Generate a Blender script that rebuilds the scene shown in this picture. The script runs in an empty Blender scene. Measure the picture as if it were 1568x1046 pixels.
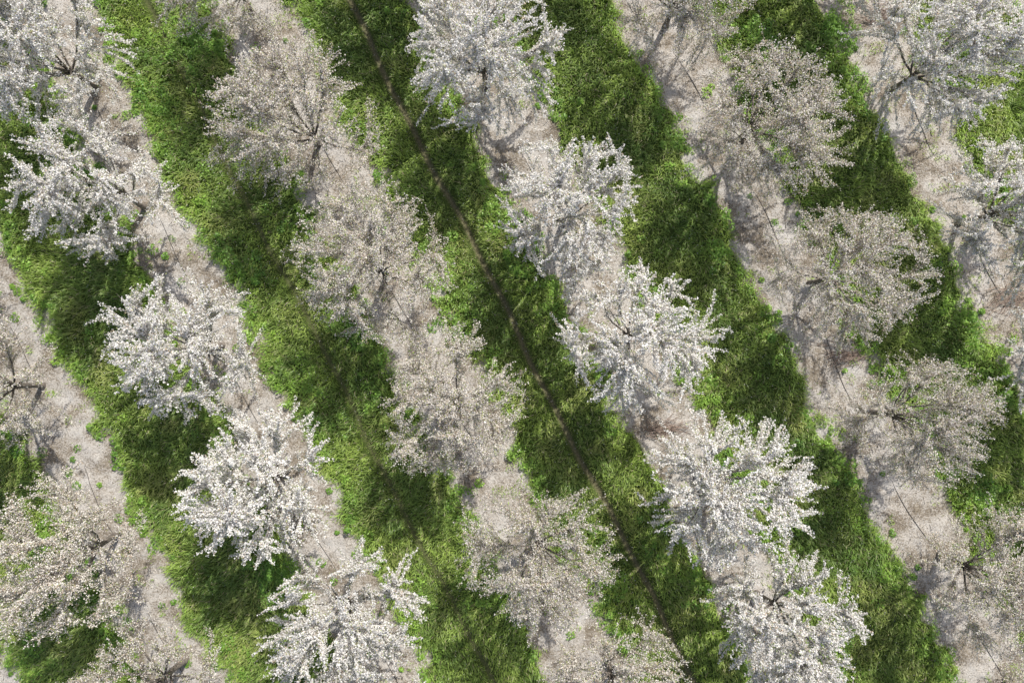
import bpy, math, numpy as np
from mathutils import Vector
rng=np.random.default_rng(7)
S=54.6; CX,CY=784.,523.
def P(px,py): return ((px-CX)/S,(CY-py)/S)
D=np.array([0.454,-0.891]); N=np.array([0.891,0.454]); SP=5.06; U0=2.78; HW=.98
SUNAZ=np.array([0.42,0.907]); EL=math.radians(43)
scene=bpy.context.scene
# ---------- noise ----------
def vn(x,y,scale,seed):
    r=np.random.default_rng(seed).random((257,257)); x=np.asarray(x)*scale+71.3; y=np.asarray(y)*scale+33.7
    xi=np.floor(x).astype(int); yi=np.floor(y).astype(int); fx=x-xi; fy=y-yi
    fx=fx*fx*(3-2*fx); fy=fy*fy*(3-2*fy)
    a=r[xi%256,yi%256]; b=r[(xi+1)%256,yi%256]; c=r[xi%256,(yi+1)%256]; d=r[(xi+1)%256,(yi+1)%256]
    return (a*(1-fx)+b*fx)*(1-fy)+(c*(1-fx)+d*fx)*fy
def fbm(x,y,s,seed): return .5*vn(x,y,s,seed)+.3*vn(x,y,s*2.1,seed+1)+.2*vn(x,y,s*4.3,seed+2)
def uv(x,y): return x*N[0]+y*N[1], x*D[0]+y*D[1]
def edge(x,y): return (fbm(x,y,.7,11)-.5)*.9+(vn(x,y,3.2,15)-.5)*.42
def gdist(x,y):   # >0 inside grass (metres from margin)
    u,v=uv(x,y); w=(u-U0+SP/2)%SP-SP/2
    return np.abs(w)-(HW+edge(x,y))
def track(x,y):   # distance to centre line of sward
    u,v=uv(x,y); w=(u-U0)%SP-SP/2+ .05*np.sin(v*.7)+.03*np.sin(v*2.1)
    return w
def which(x,y): return np.floor((uv(x,y)[0]-U0)/SP).astype(int)  # -1 == sward between rows 2 and 3
def gz(x,y):
    g=np.clip(gdist(x,y)/.5,0,1); t=np.where(which(x,y)==-1,.9,.25)
    return .07*g+(fbm(x,y,.9,21)-.5)*.08+(vn(x,y,5,25)-.5)*.03-.09*t*np.exp(-(track(x,y)/.07)**2)
# ---------- mesh helper ----------
def mk(name,V,F,mats,col=None,smooth=False,link=True):
    me=bpy.data.meshes.new(name); V=np.asarray(V,np.float32)
    me.vertices.add(len(V)); me.vertices.foreach_set('co',V.ravel())
    idx=np.concatenate([f.ravel() for f,_ in F]).astype(np.int32)
    sz=np.concatenate([np.full(len(f),f.shape[1]) for f,_ in F]); mi=np.concatenate([np.full(len(f),m) for f,m in F]).astype(np.int32)
    me.loops.add(len(idx)); me.loops.foreach_set('vertex_index',idx)
    st=np.concatenate([[0],np.cumsum(sz)[:-1]]).astype(np.int32)
    me.polygons.add(len(sz)); me.polygons.foreach_set('loop_start',st); me.polygons.foreach_set('material_index',mi)
    if smooth: me.polygons.foreach_set('use_smooth',np.ones(len(sz),bool))
    if col is not None:
        a=me.attributes.new('Col','FLOAT_COLOR','POINT'); c=np.ones((len(V),4),np.float32); c[:,:3]=col; a.data.foreach_set('color',c.ravel())
    for m in mats: me.materials.append(m)
    me.update(calc_edges=True)
    if not link: return me
    o=bpy.data.objects.new(name,me); scene.collection.objects.link(o); return o
# ---------- materials ----------
def mat(name):
    m=bpy.data.materials.new(name); m.use_nodes=True; nt=m.node_tree
    return m,nt,nt.nodes,nt.links,nt.nodes['Principled BSDF'],nt.nodes['Material Output']
def leafmat(name,trans,tint=(1,1,1),gloss=0):
    m,nt,n,l,b,o=mat(name); n.remove(b)
    a=n.new('ShaderNodeAttribute'); a.attribute_name='Col'
    b=n.new('ShaderNodeBsdfDiffuse'); l.new(a.outputs['Color'],b.inputs['Color']); out=b.outputs[0]
    if gloss:
        g=n.new('ShaderNodeBsdfGlossy'); g.inputs['Roughness'].default_value=.45; q=n.new('ShaderNodeMixShader'); q.inputs[0].default_value=gloss
        l.new(out,q.inputs[1]); l.new(g.outputs[0],q.inputs[2]); out=q.outputs[0]
    t=n.new('ShaderNodeBsdfTranslucent'); mx=n.new('ShaderNodeMix'); mx.data_type='RGBA'; mx.blend_type='MULTIPLY'; mx.inputs[0].default_value=1
    l.new(a.outputs['Color'],mx.inputs[6]); mx.inputs[7].default_value=(*tint,1); l.new(mx.outputs[2],t.inputs['Color'])
    s=n.new('ShaderNodeMixShader'); s.inputs[0].default_value=trans
    l.new(out,s.inputs[1]); l.new(t.outputs[0],s.inputs[2]); l.new(s.outputs[0],o.inputs['Surface']); return m
M_grass=leafmat('grass_blades',.45,(1.12,1.15,.65),.05)
M_weed=leafmat('weed_leaves',.35,(1.15,1.2,.5),.05)
M_bloss=leafmat('blossom',.35,(1,.99,.97))
M_leaf=leafmat('young_leaf',.4,(1.2,1.2,.6))
M_petal=leafmat('petal',.25)
def bark(name,c1,c2):
    m,nt,n,l,b,o=mat(name)
    t=n.new('ShaderNodeTexNoise'); t.inputs['Scale'].default_value=14; t.inputs['Detail'].default_value=4
    tc=n.new('ShaderNodeTexCoord'); l.new(tc.outputs['Object'],t.inputs['Vector'])
    r=n.new('ShaderNodeValToRGB'); r.color_ramp.elements[0].position=.35; r.color_ramp.elements[1].position=.7
    r.color_ramp.elements[0].color=(*c1,1); r.color_ramp.elements[1].color=(*c2,1)
    l.new(t.outputs['Fac'],r.inputs[0]); l.new(r.outputs[0],b.inputs['Base Color']); b.inputs['Roughness'].default_value=.85
    bp=n.new('ShaderNodeBump'); bp.inputs['Strength'].default_value=.5; bp.inputs['Distance'].default_value=.01
    l.new(t.outputs['Fac'],bp.inputs['Height']); l.new(bp.outputs[0],b.inputs['Normal']); return m
M_bark=bark('cherry_bark',(.09,.078,.068),(.25,.215,.19))
M_twig=bark('cherry_twig_bark',(.14,.12,.10),(.32,.275,.235))
M_dry=bark('dry_twig',(.2,.14,.11),(.45,.36,.30))
m,nt,n,l,b,o=mat('dark_line'); b.inputs['Base Color'].default_value=(.06,.055,.05,1); b.inputs['Roughness'].default_value=.7; M_line=m  # even dark matte colour for the thin lines along the rows
# ground
m,nt,n,l,b,o=mat('orchard_soil'); M_gr=m
def math_(op,a,bb=None,c=None):
    k=n.new('ShaderNodeMath'); k.operation=op
    for i,x in enumerate((a,bb,c)):
        if x is None: continue
        if isinstance(x,(int,float)): k.inputs[i].default_value=x
        else: l.new(x,k.inputs[i])
    return k.outputs[0]
geo=n.new('ShaderNodeNewGeometry'); sep=n.new('ShaderNodeSeparateXYZ'); l.new(geo.outputs['Position'],sep.inputs[0])
u=math_('ADD',math_('MULTIPLY',sep.outputs[0],float(N[0])),math_('MULTIPLY',sep.outputs[1],float(N[1])))
w=math_('ABSOLUTE',math_('WRAP',math_('SUBTRACT',u,U0),SP/2,-SP/2))
at=n.new('ShaderNodeAttribute'); at.attribute_name='edge'
g=math_('SUBTRACT',w,math_('ADD',at.outputs['Fac'],HW))
def noise(scale,detail=4,rough=.6):
    t=n.new('ShaderNodeTexNoise'); t.inputs['Scale'].default_value=scale; t.inputs['Detail'].default_value=detail; t.inputs['Roughness'].default_value=rough
    l.new(geo.outputs['Position'],t.inputs['Vector']); return t.outputs['Fac']
def ramp(f,stops):
    r=n.new('ShaderNodeValToRGB'); e=r.color_ramp.elements
    while len(e)<len(stops): e.new(.5)
    for i,(p,c) in enumerate(stops): e[i].position=p; e[i].color=(*c,1)
    l.new(f,r.inputs[0]); return r.outputs[0]
def mix(f,a,c,mode='MIX'):
    k=n.new('ShaderNodeMix'); k.data_type='RGBA'; k.blend_type=mode
    if isinstance(f,(int,float)): k.inputs[0].default_value=f
    else: l.new(f,k.inputs[0])
    for i,x in ((6,a),(7,c)):
        if isinstance(x,tuple): k.inputs[i].default_value=(*x,1)
        else: l.new(x,k.inputs[i])
    return k.outputs[2]
n1=noise(20,5,.85); n2=noise(1.1,5,.65); n3=noise(7,5,.7)
soil=ramp(n3,[(.3,(.17,.14,.105)),(.7,(.33,.28,.215))])
pet=ramp(n2,[(.35,(.51,.455,.39)),(.65,(.60,.57,.53))])
cover=ramp(math_('ADD',n1,math_('MULTIPLY',math_('SUBTRACT',n2,.5),.9)),[(.40,(0,0,0)),(.54,(1,1,1))])
c=mix(cover,soil,pet)
dark=ramp(noise(13,5,.92),[(.53,(1,1,1)),(.67,(.38,.34,.29))])
c=mix(1.0,c,dark,'MULTIPLY')
gs=ramp(n3,[(.3,(.05,.075,.018)),(.7,(.10,.14,.035))])
gm=ramp(g,[(.0,(0,0,0)),(.14,(1,1,1))])
c=mix(gm,c,gs)
ru=n.new('ShaderNodeAttribute'); ru.attribute_name='rut'
c=mix(ru.outputs['Fac'],c,ramp(n1,[(.4,(.09,.08,.045)),(.6,(.26,.23,.14))]))
l.new(c,b.inputs['Base Color']); b.inputs['Roughness'].default_value=.95; b.inputs['Specular IOR Level'].default_value=.1
bp=n.new('ShaderNodeBump'); bp.inputs['Strength'].default_value=.9; bp.inputs['Distance'].default_value=.04
l.new(n1,bp.inputs['Height']); l.new(bp.outputs[0],b.inputs['Normal'])
# ---------- ground ----------
xs=np.concatenate([[-400,-200,-100,-50,-30],np.arange(-20,20.01,.06),[30,50,100,200,400]])
ys=np.concatenate([[-400,-200,-100,-50,-25],np.arange(-15,15.01,.06),[25,50,100,200,400]])
X,Y=np.meshgrid(xs,ys,indexing='ij'); inn=(np.abs(X)<=20.05)&(np.abs(Y)<=15.05)
Z=np.where(inn,gz(X,Y),0); nx,ny=X.shape; I=np.arange(nx*ny).reshape(nx,ny)
F=np.stack([I[:-1,:-1],I[1:,:-1],I[1:,1:],I[:-1,1:]],-1).reshape(-1,4)
og=mk('ground',np.stack([X,Y,Z],-1).reshape(-1,3),[(F,0)],[M_gr],smooth=True)
a=og.data.attributes.new('edge','FLOAT','POINT'); a.data.foreach_set('value',np.where(inn,edge(X,Y),0).ravel().astype(np.float32))
wX=which(X,Y); rt=np.exp(-(track(X,Y)/.08)**4)*np.where(wX==-1,.9,np.where(wX==-2,.4,0))*inn
a=og.data.attributes.new('rut','FLOAT','POINT'); a.data.foreach_set('value',rt.ravel().astype(np.float32))
# ---------- grass ----------
def lerp(a,b,t): return np.asarray(a)*(1-t)[:,None]+np.asarray(b)*t[:,None]
def blades(n):
    x=rng.uniform(-17.5,17.5,n); y=rng.uniform(-12.5,12.5,n)
    gd=gdist(x,y); tr=np.abs(track(x,y)); wh=which(x,y)
    tw=np.where(wh==-1,.055+.06*vn(x,y,1.5,81),np.where(wh==-2,.075*vn(x,y,1.0,82),np.where(wh>=0,.05*vn(x,y,.8,84),.0)))
    tuft=vn(x,y,5.5,31)*.4+fbm(x,y,1.1,35)*.6
    creep=(gd<0)&(gd>-.9)&(vn(x,y,2.6,83)>.80)&(rng.random(n)<.3)
    keep=((gd>rng.normal(0,.12,n))|creep)&(tr>tw*rng.uniform(.6,1.3,n))&(rng.random(n)<.75+.4*tuft)
    x,y,gd,tuft,tr,wh=x[keep],y[keep],gd[keep],tuft[keep],tr[keep],wh[keep]; n=len(x)
    nr=((tr<.20)&(wh==-1))|((wh==-2)&(tr<.15))
    L=(.075+.125*tuft)*rng.uniform(.55,1.5,n)*np.where(nr,.42,1)*np.where(gd<0,.6,1)
    a0=np.pi*(-.62)+(vn(x,y,.8,45)-.5)*3.0+(vn(x,y,4.5,47)-.5)*3+rng.normal(0,.9,n)
    dx,dy=np.cos(a0),np.sin(a0); lean=rng.uniform(.4,1.2,n)*np.where(nr,.5,1)
    wd=rng.uniform(.005,.012,n); z=gz(x,y)-.01
    b=np.stack([x,y,z],-1); d=np.stack([dx,dy,0*x],-1); pr=rng.normal(0,.6,n)+a0+np.pi/2
    s=np.stack([np.cos(pr),np.sin(pr),0*x],-1)*wd[:,None]
    up=np.array([0,0,1.])
    m1=b+d*(L*lean*.35)[:,None]+up*(L*.6)[:,None]; tp=b+d*(L*lean*1.1)[:,None]+up*(L*(1.02-.42*lean))[:,None]
    V=np.stack([b-s,b+s,m1+s*.85,m1-s*.85,tp],1).reshape(-1,3); i=np.arange(n)*5
    F4=np.stack([i,i+1,i+2,i+3],-1); F3=np.stack([i+3,i+2,i+4],-1)
    t=np.clip(fbm(x,y,.8,51)*1.9-.42+rng.normal(0,.18,n),0,1)
    c=lerp((.18,.30,.075),(.45,.59,.14),t)
    yel=np.clip(vn(x,y,1.6,55)*1.6-.88+rng.normal(0,.15,n),0,1); c=c*(1-yel)[:,None]+np.array([.55,.58,.21])*yel[:,None]
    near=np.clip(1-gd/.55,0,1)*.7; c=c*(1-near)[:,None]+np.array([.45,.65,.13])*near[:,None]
    dry=rng.random(n)<(.06+.15*nr); c[dry]=(.48,.43,.27)
    c=c*rng.uniform(.75,1.25,n)[:,None]
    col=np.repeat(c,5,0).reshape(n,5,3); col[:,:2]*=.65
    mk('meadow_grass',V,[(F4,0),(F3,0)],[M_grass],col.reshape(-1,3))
blades(740000)
# ---------- broad-leaved weeds ----------
def leafcloud(c,nrm_tilt,size,asp,az):
    n=len(c); ax=np.stack([np.cos(az),np.sin(az),rng.normal(-.1,nrm_tilt,n)],-1); ax/=np.linalg.norm(ax,axis=1)[:,None]
    sd=np.stack([-np.sin(az),np.cos(az),rng.normal(0,nrm_tilt,n)],-1); sd/=np.linalg.norm(sd,axis=1)[:,None]
    h=size/2
    V=np.stack([c-ax*h[:,None],c+sd*(h*asp)[:,None]-ax*(h*.1)[:,None]+[0,0,.006],c+ax*h[:,None]-[0,0,.006],c-sd*(h*asp)[:,None]-ax*(h*.1)[:,None]+[0,0,.006]],1).reshape(-1,3)
    i=np.arange(n)*4; return V,np.stack([i,i+1,i+2,i+3],-1)
k=18000; x=rng.uniform(-17.5,17.5,k); y=rng.uniform(-12.5,12.5,k); gd=gdist(x,y)
pr=np.clip(1.1-np.abs(gd-.14)/.42,0,1)*.65*(vn(x,y,1.0,60)>.33)+(vn(x,y,.55,61)>.68)*.6*(gd>0)+ (gd>0)*.04+(gd<0)*np.where(which(x,y)<-2,.03,.015)+(gd<0)*(vn(x,y,1.3,63)>.86)*.15
pr=pr*(np.abs(track(x,y))>.36)
kp=rng.random(k)<pr; x,y,gd=x[kp],y[kp],gd[kp]
for px_,py_,sg,kk in ((430,880,.35,70),(290,60,.5,80),(1160,60,.3,40),(1280,50,.3,50),(1500,760,.3,40),(240,160,.3,30)):
    xc,yc=P(px_,py_); e1=rng.normal(0,sg,(kk,2)); x=np.append(x,xc+e1[:,0]); y=np.append(y,yc+e1[:,1]); gd=np.append(gd,np.full(kk,.4))
nc=len(x); cnt=38; R=rng.uniform(.09,.24,nc)*np.where(gd<0,.7,1); H=rng.uniform(.10,.26,nc)*np.where(gd<0,.4,1)
rr=np.sqrt(rng.random((nc,cnt)))*R[:,None]; th=rng.uniform(0,2*np.pi,(nc,cnt))
px=x[:,None]+rr*np.cos(th); py=y[:,None]+rr*np.sin(th); zz=gz(x,y)[:,None]+H[:,None]*(1-.6*(rr/R[:,None])**2)*rng.uniform(.55,1.05,(nc,cnt))
ctr=np.stack([px,py,zz],-1).reshape(-1,3); sz=np.repeat(rng.uniform(.035,.075,nc),cnt)*rng.uniform(.6,1.3,nc*cnt)
V,F=leafcloud(ctr,.35,sz,.62,th.ravel()+rng.normal(0,.6,nc*cnt))
t=np.clip(np.repeat(vn(x,y,1.2,66),cnt)+rng.normal(0,.15,nc*cnt),0,1); c=lerp((.14,.29,.05),(.34,.53,.09),t)*rng.uniform(.8,1.2,nc*cnt)[:,None]
mk('broadleaf_weeds',V,[(F,0)],[M_weed],np.repeat(c,4,0))
# ---------- fallen petals ----------
k=360000; x=rng.uniform(-17.5,17.5,k); y=rng.uniform(-12.5,12.5,k); gd=gdist(x,y)
kp=((gd<.1)&(rng.random(k)<.15+1.0*fbm(x,y,2.2,71)))|((gd>=.1)&(rng.random(k)<.04)); x,y,gd=x[kp],y[kp],gd[kp]; nn=len(x)
z=gz(x,y)+.008+np.where(gd>.1,rng.uniform(.06,.14,nn),0)
V,F=leafcloud(np.stack([x,y,z],-1),.25,rng.uniform(.014,.030,nn),.8,rng.uniform(0,6.3,nn))
c=np.array([.76,.725,.68])*rng.uniform(.75,1.15,nn)[:,None]; dk=(rng.random(nn)<.31)&(gd<.1); c[dk]=np.array([.21,.175,.13])*rng.uniform(.5,1.4,dk.sum())[:,None]
mk('fallen_petals',V,[(F,0)],[M_petal],np.repeat(c,4,0))
# ---------- tubes ----------
def tubes(segs,sides):
    s=np.asarray(segs); p0,p1,r0,r1=s[:,:3],s[:,3:6],s[:,6],s[:,7]; d=p1-p0; d/=np.linalg.norm(d,axis=1)[:,None]+1e-9
    ref=np.where(np.abs(d[:,2:3])>.9,[[1.,0,0]],[[0,0,1.]]); a=np.cross(d,ref); a/=np.linalg.norm(a,axis=1)[:,None]; b=np.cross(d,a)
    V=[]
    for p,r in ((p0,r0),(p1,r1)):
        for k in range(sides):
            t=2*np.pi*k/sides; V.append(p+(a*np.cos(t)+b*np.sin(t))*r[:,None])
    V=np.stack(V,1).reshape(-1,3); i=np.arange(len(s))[:,None]*2*sides
    F=np.concatenate([i+np.array([[k,(k+1)%sides,sides+(k+1)%sides,sides+k]]) for k in range(sides)])
    return V,F
def poly(r,p,d,L,ns,r0,r1,wob,up):
    pts=[np.array(p,float)]; d=np.array(d,float); d/=np.linalg.norm(d); ds=[d]
    for i in range(ns):
        d=d+r.normal(0,wob,3)+np.array([0,0,up]); d/=np.linalg.norm(d); pts.append(pts[-1]+d*L/ns); ds.append(d)
    rad=np.linspace(r0,r1,ns+1); segs=[(*pts[i],*pts[i+1],rad[i],rad[i+1]) for i in range(ns)]
    return pts,ds,rad,segs
def at_(pts,ds,rad,t):
    f=t*(len(pts)-1); i=min(int(f),len(pts)-2); q=f-i; return pts[i]*(1-q)+pts[i+1]*q,ds[i],rad[i]
# dry twigs and litter strewn on the bare strips
k=9000; x=rng.uniform(-17,17,k); y=rng.uniform(-12,12,k); kp=(gdist(x,y)<-.05)&(rng.random(k)<.12+.7*vn(x,y,1.4,91)); x,y=x[kp],y[kp]
aa=rng.uniform(0,6.3,len(x)); ll=rng.uniform(.04,.22,len(x)); zz=gz(x,y)+.008
s=np.stack([x,y,zz,x+np.cos(aa)*ll,y+np.sin(aa)*ll,gz(x+np.cos(aa)*ll,y+np.sin(aa)*ll)+.014,rng.uniform(.003,.006,len(x)),np.full(len(x),.003)],-1)
V,F=tubes(s,4); mk('fallen_twigs',V,[(F,0)],[M_bark])
def tree(seed,dense):
    r=np.random.default_rng(seed); trunk=[];segs=[];cl=[]
    hT=r.uniform(1.0,1.15); pts,ds,rad,s=poly(r,(0,0,-.08),(r.normal(0,.04),r.normal(0,.04),1),hT+.08,5,.085,.065,.04,0)
    s[0]=(*s[0][:6],.12,.08); trunk+=s
    ph=r.uniform(0,6.3,3); fill=r.uniform(.92,1.1)
    def RX(az): return 1.92*(1+.06*math.sin(2*az+ph[0])+.07*math.sin(3*az+ph[1])+.05*math.sin(5*az+ph[2]))
    nl=9; az0=r.uniform(0,6.3); limbs=[]
    for i in range(nl):
        limbs.append((az0+i*2*np.pi/nl+r.normal(0,.15),math.radians(r.uniform(32,52)),r.uniform(1.6,2.0),r.uniform(.8,1)))
    for i in range(6): limbs.append((az0+i*2*np.pi/6+r.normal(0,.3),math.radians(r.uniform(60,84)),r.uniform(1.7,2.3),1))
    nodes=[];nd=[]
    for az,el,L,t0 in limbs:
        p,_,_=at_(pts,ds,rad,t0); d=(math.cos(az)*math.cos(el),math.sin(az)*math.cos(el),math.sin(el))
        lp,ld,lr,s=poly(r,p,d,L,7,.030,.010,.09,.04); trunk+=s; cl.append((lp,.22,1))
        for q in np.linspace(.2,1,14):
            a,b_,_=at_(lp,ld,lr,min(q,.999)); nodes.append(a); nd.append(b_)
    nodes=np.array(nodes); nd=np.array(nd); rn=np.hypot(nodes[:,0],nodes[:,1])
    nt=int((272 if dense else 292)*fill)
    for i in range(nt):
        az=r.uniform(0,2*np.pi); rho=RX(az)*(r.random()**.58)*r.uniform(.88,1.1); q=min(rho/RX(az),1)
        ztop=1.85+2.1*math.sqrt(max(0,1-q**2.2)); zlo=1.3+.35*q
        zz=zlo+(ztop-zlo)*(1-r.random()**2.0) if r.random()<.92 else r.uniform(zlo,ztop)
        T=np.array([rho*math.cos(az),rho*math.sin(az),zz])
        dd=np.linalg.norm(nodes-T,axis=1)+np.clip(rn-rho+.2,0,9)*1.4+np.clip(nodes[:,2]-zz+.2,0,9)*1.2+r.random(len(nodes))*.15
        j=int(np.argmin(dd)); A=nodes[j]; Ln=np.linalg.norm(T-A)
        if Ln<.12: continue
        B=A+nd[j]*Ln*.4+r.normal(0,.05,3); k=5
        qs=np.linspace(0,1,k)[:,None]; C=(1-qs)**2*A+2*qs*(1-qs)*B+qs**2*T; C[1:-1]+=r.normal(0,.02,(k-2,3))
        rd=np.linspace(.009,.0035,k); sp=[C[i2] for i2 in range(k)]; dsp=[sp[min(i2+1,k-1)]-sp[min(i2+1,k-1)-1] for i2 in range(k)]
        segs+=[(*sp[i2],*sp[i2+1],rd[i2],rd[i2+1]) for i2 in range(k-1)]; cl.append((sp,.08,1.3))
        for k3 in range(int((1.5+Ln*3.5) if dense else (2+Ln*4.5))):
            q3,d3,_=at_(sp,dsp,rd,r.uniform(.2,.98)); d3=d3/(np.linalg.norm(d3)+1e-6)
            tp,_,_,s=poly(r,q3,d3*1.0+r.normal(0,.45,3)+np.array([math.cos(az),math.sin(az),.4])*.3,r.uniform(.12,.38),2,.0045,.003,.12,.05); segs+=s; cl.append((tp,.0,.9))
    C=[]
    patch=r.uniform(-2,2,(10,3))*[1,1,.8]+[0,0,2.6]
    for pts_,t0,dm in cl:
        A=np.array(pts_); L=np.linalg.norm(np.diff(A,axis=0),axis=1).sum(); k=max(1,int(L/(.035 if dense else .037)))
        t=np.linspace(t0,1,k)
        base=(.9 if dense else .68)*dm*(.6 if np.min(np.linalg.norm(patch-A[-1],axis=1))<.45 else 1)
        kp=r.random(k)<base; t=t[kp]; f=np.clip(t*(len(A)-1),0,len(A)-1.001); i=f.astype(int); q=(f-i)[:,None]
        C.append(A[i]*(1-q)+A[i+1]*q)
    C=np.concatenate(C); per=5 if dense else 4; n=len(C)*per
    c=np.repeat(C,per,0)+r.normal(0,.021 if dense else .027,(n,3))
    sunv=np.array([.30,.65,.70])
    nrm=r.normal(0,.8,(n,3))+[0,.25,.8]; nrm/=np.linalg.norm(nrm,axis=1)[:,None]; a=np.cross(nrm,r.normal(0,1,(n,3))); a/=np.linalg.norm(a,axis=1)[:,None]; b=np.cross(nrm,a)
    h=(r.uniform(.012,.022,n) if dense else r.uniform(.010,.0175,n))[:,None]
    ang=[0,1.2566,2.5133,3.7699,5.0265]
    Vb=np.stack([c+(a*math.cos(t)+b*math.sin(t))*h+nrm*h*.2*(i%2) for i,t in enumerate(ang)],1).reshape(-1,3); i=np.arange(n)*5; Fb=np.stack([i,i+1,i+2,i+3,i+4],-1)
    base=np.array([.91,.89,.86])*r.uniform(.94,1.0) if dense else np.array([.83,.785,.725])*r.uniform(.94,1.04)
    cb=np.clip(base*r.uniform(.84,1.05,n)[:,None],0,.93)
    old=r.random(n)<(.06 if dense else .17); cb[old]=np.array([.56,.45,.35])*r.uniform(.7,1.2,old.sum())[:,None]
    nl_=int(len(C)*(.42 if dense else .5)); ci=C[r.integers(0,len(C),nl_)]+r.normal(0,.03,(nl_,3))
    az=r.uniform(0,6.3,nl_); ax=np.stack([np.cos(az),np.sin(az),r.normal(.1,.5,nl_)],-1); sd=np.stack([-np.sin(az),np.cos(az),r.normal(0,.4,nl_)],-1); hl=r.uniform(.012,.024,nl_)[:,None]
    Vl=np.stack([ci-ax*hl,ci+sd*hl*.5,ci+ax*hl,ci-sd*hl*.5],1).reshape(-1,3); i=np.arange(nl_)*4; Fl=np.stack([i,i+1,i+2,i+3],-1)
    cL=np.array([.38,.43,.17])*r.uniform(.7,1.3,nl_)[:,None]
    V1,F1=tubes(trunk,8); V2,F2=tubes(segs,3)
    o1=len(V1);o2=o1+len(V2);o3=o2+len(Vb)
    V=np.concatenate([V1,V2,Vb,Vl]); col=np.concatenate([np.full((o2,3),.1),np.repeat(cb,5,0),np.repeat(cL,4,0)])
    return mk('cherry_tree',V,[(F1,0),(F2+o1,3),(Fb+o2,1),(Fl+o3,2)],[M_bark,M_bloss,M_leaf,M_twig],col,link=False)
DM=[tree(100+i,True) for i in range(7)]; SM=[tree(200+i,False) for i in range(7)]
T={0:[(-35,390,1),(65,590,1),(182,815,1.02),(285,1010,1.05)],
1:[(45,-65,1),(148,133,1.02),(222,318,.98),(340,529,1),(440,719,1.0),(553,908,1.02),(660,1105,1)],
2:[(385,20,.95),(487,221,1.06),(595,420,1.03),(703,609,.98),(818,815,1.),(930,1010,1)],
3:[(645,-65,1),(745,133,1.03),(861,343,.98),(955,520,1.02),(1071,719,1.05),(1158,908,.98),(1265,1105,1)],
4:[(920,-160,1),(1020,40,1),(1128,228,1.05),(1240,434,1),(1332,630,.95),(1440,845,.98),(1540,1040,1)],
5:[(1265,-50,1),(1362,140,1.02),(1466,343,1),(1575,530,1),(1680,735,1)]}
cnt={True:0,False:0}
for rw,L in T.items():
    for (px,py,s) in L:
        dn=rw%2==1; ms=DM if dn else SM; me=ms[cnt[dn]%7]; cnt[dn]+=1
        x,y=P(px,py); o=bpy.data.objects.new('cherry_tree',me); scene.collection.objects.link(o)
        o.location=(x,y,float(gz(np.array([x]),np.array([y]))[0])); o.rotation_euler=(0,0,rng.uniform(0,6.3)); o.scale=(s,s,s*rng.uniform(.95,1.05))
# ---------- thin dark tubes standing for lines along the rows, partly below ground ----------
for k in range(-3,3):
    v=np.arange(-20,20,.12); off=.1*np.sin(v*.5+k)+.06*np.sin(v*1.7+k*2)
    uu=U0+k*SP+off; x=uu*N[0]+v*D[0]; y=uu*N[1]+v*D[1]; ok=(np.abs(x)<19)&(np.abs(y)<14); x,y,v=x[ok],y[ok],v[ok]
    if len(x)<5: continue
    z=gz(x,y)-.006+.018*np.sin(v*1.4+k)
    p=np.stack([x,y,z],-1); s=[(*p[i],*p[i+1],.008,.008) for i in range(len(p)-1)]
    V,F=tubes(s,6); mk('row_dark_line',V,[(F,0)],[M_line])
# ---------- pruned brush piles ----------
for (px,py,L,W,ang) in [(1352,22,.9,.4,.2),(1300,545,.8,.25,.2),(1552,458,1.,.5,.5),(1022,655,.9,.3,.3)]:
    x0,y0=P(px,py); s=[]
    for i in range(80):
        a=ang+rng.normal(0,.4); x=x0+rng.normal(0,L*.28); y=y0+rng.normal(0,W*.4)
        z=float(gz(np.array([x]),np.array([y]))[0])+rng.uniform(.01,.12)
        ln=rng.uniform(.3,.9); d=np.array([math.cos(a),math.sin(a),rng.normal(0,.08)])
        s+=poly(rng,np.array([x,y,z])-d*ln/2,d,ln,4,.008,.004,.1,-.02)[3]
    V,F=tubes(s,4); mk('pruned_branch_pile',V,[(F,0)],[M_dry])
# ---------- light / camera ----------
sd=Vector((SUNAZ[0]*math.cos(EL),SUNAZ[1]*math.cos(EL),math.sin(EL)))
Ld=bpy.data.lights.new('sun','SUN'); Ld.energy=5; Ld.angle=math.radians(.5); Ld.color=(1,.965,.9)
lo=bpy.data.objects.new('sun',Ld); lo.rotation_euler=(-sd).to_track_quat('-Z','Y').to_euler(); lo.location=sd*30; scene.collection.objects.link(lo)
wd=bpy.data.worlds.new('World'); scene.world=wd; wd.use_nodes=True; wn=wd.node_tree
sk=wn.nodes.new('ShaderNodeTexSky'); sk.sky_type='NISHITA'; sk.sun_disc=False; sk.sun_elevation=EL; sk.sun_rotation=math.atan2(SUNAZ[0],SUNAZ[1])
sk.dust_density=2.5; sk.ozone_density=.6; sk.air_density=.9
wn.links.new(sk.outputs[0],wn.nodes['Background'].inputs[0]); wn.nodes['Background'].inputs[1].default_value=.15
cd=bpy.data.cameras.new('camera'); cd.lens=24; cd.sensor_width=36; cd.clip_end=1500
co=bpy.data.objects.new('camera',cd); co.location=(0,0,1568/2/S/ (18/24)); scene.collection.objects.link(co); scene.camera=co
scene.view_settings.view_transform='Standard'; scene.view_settings.look='None'; scene.view_settings.exposure=0
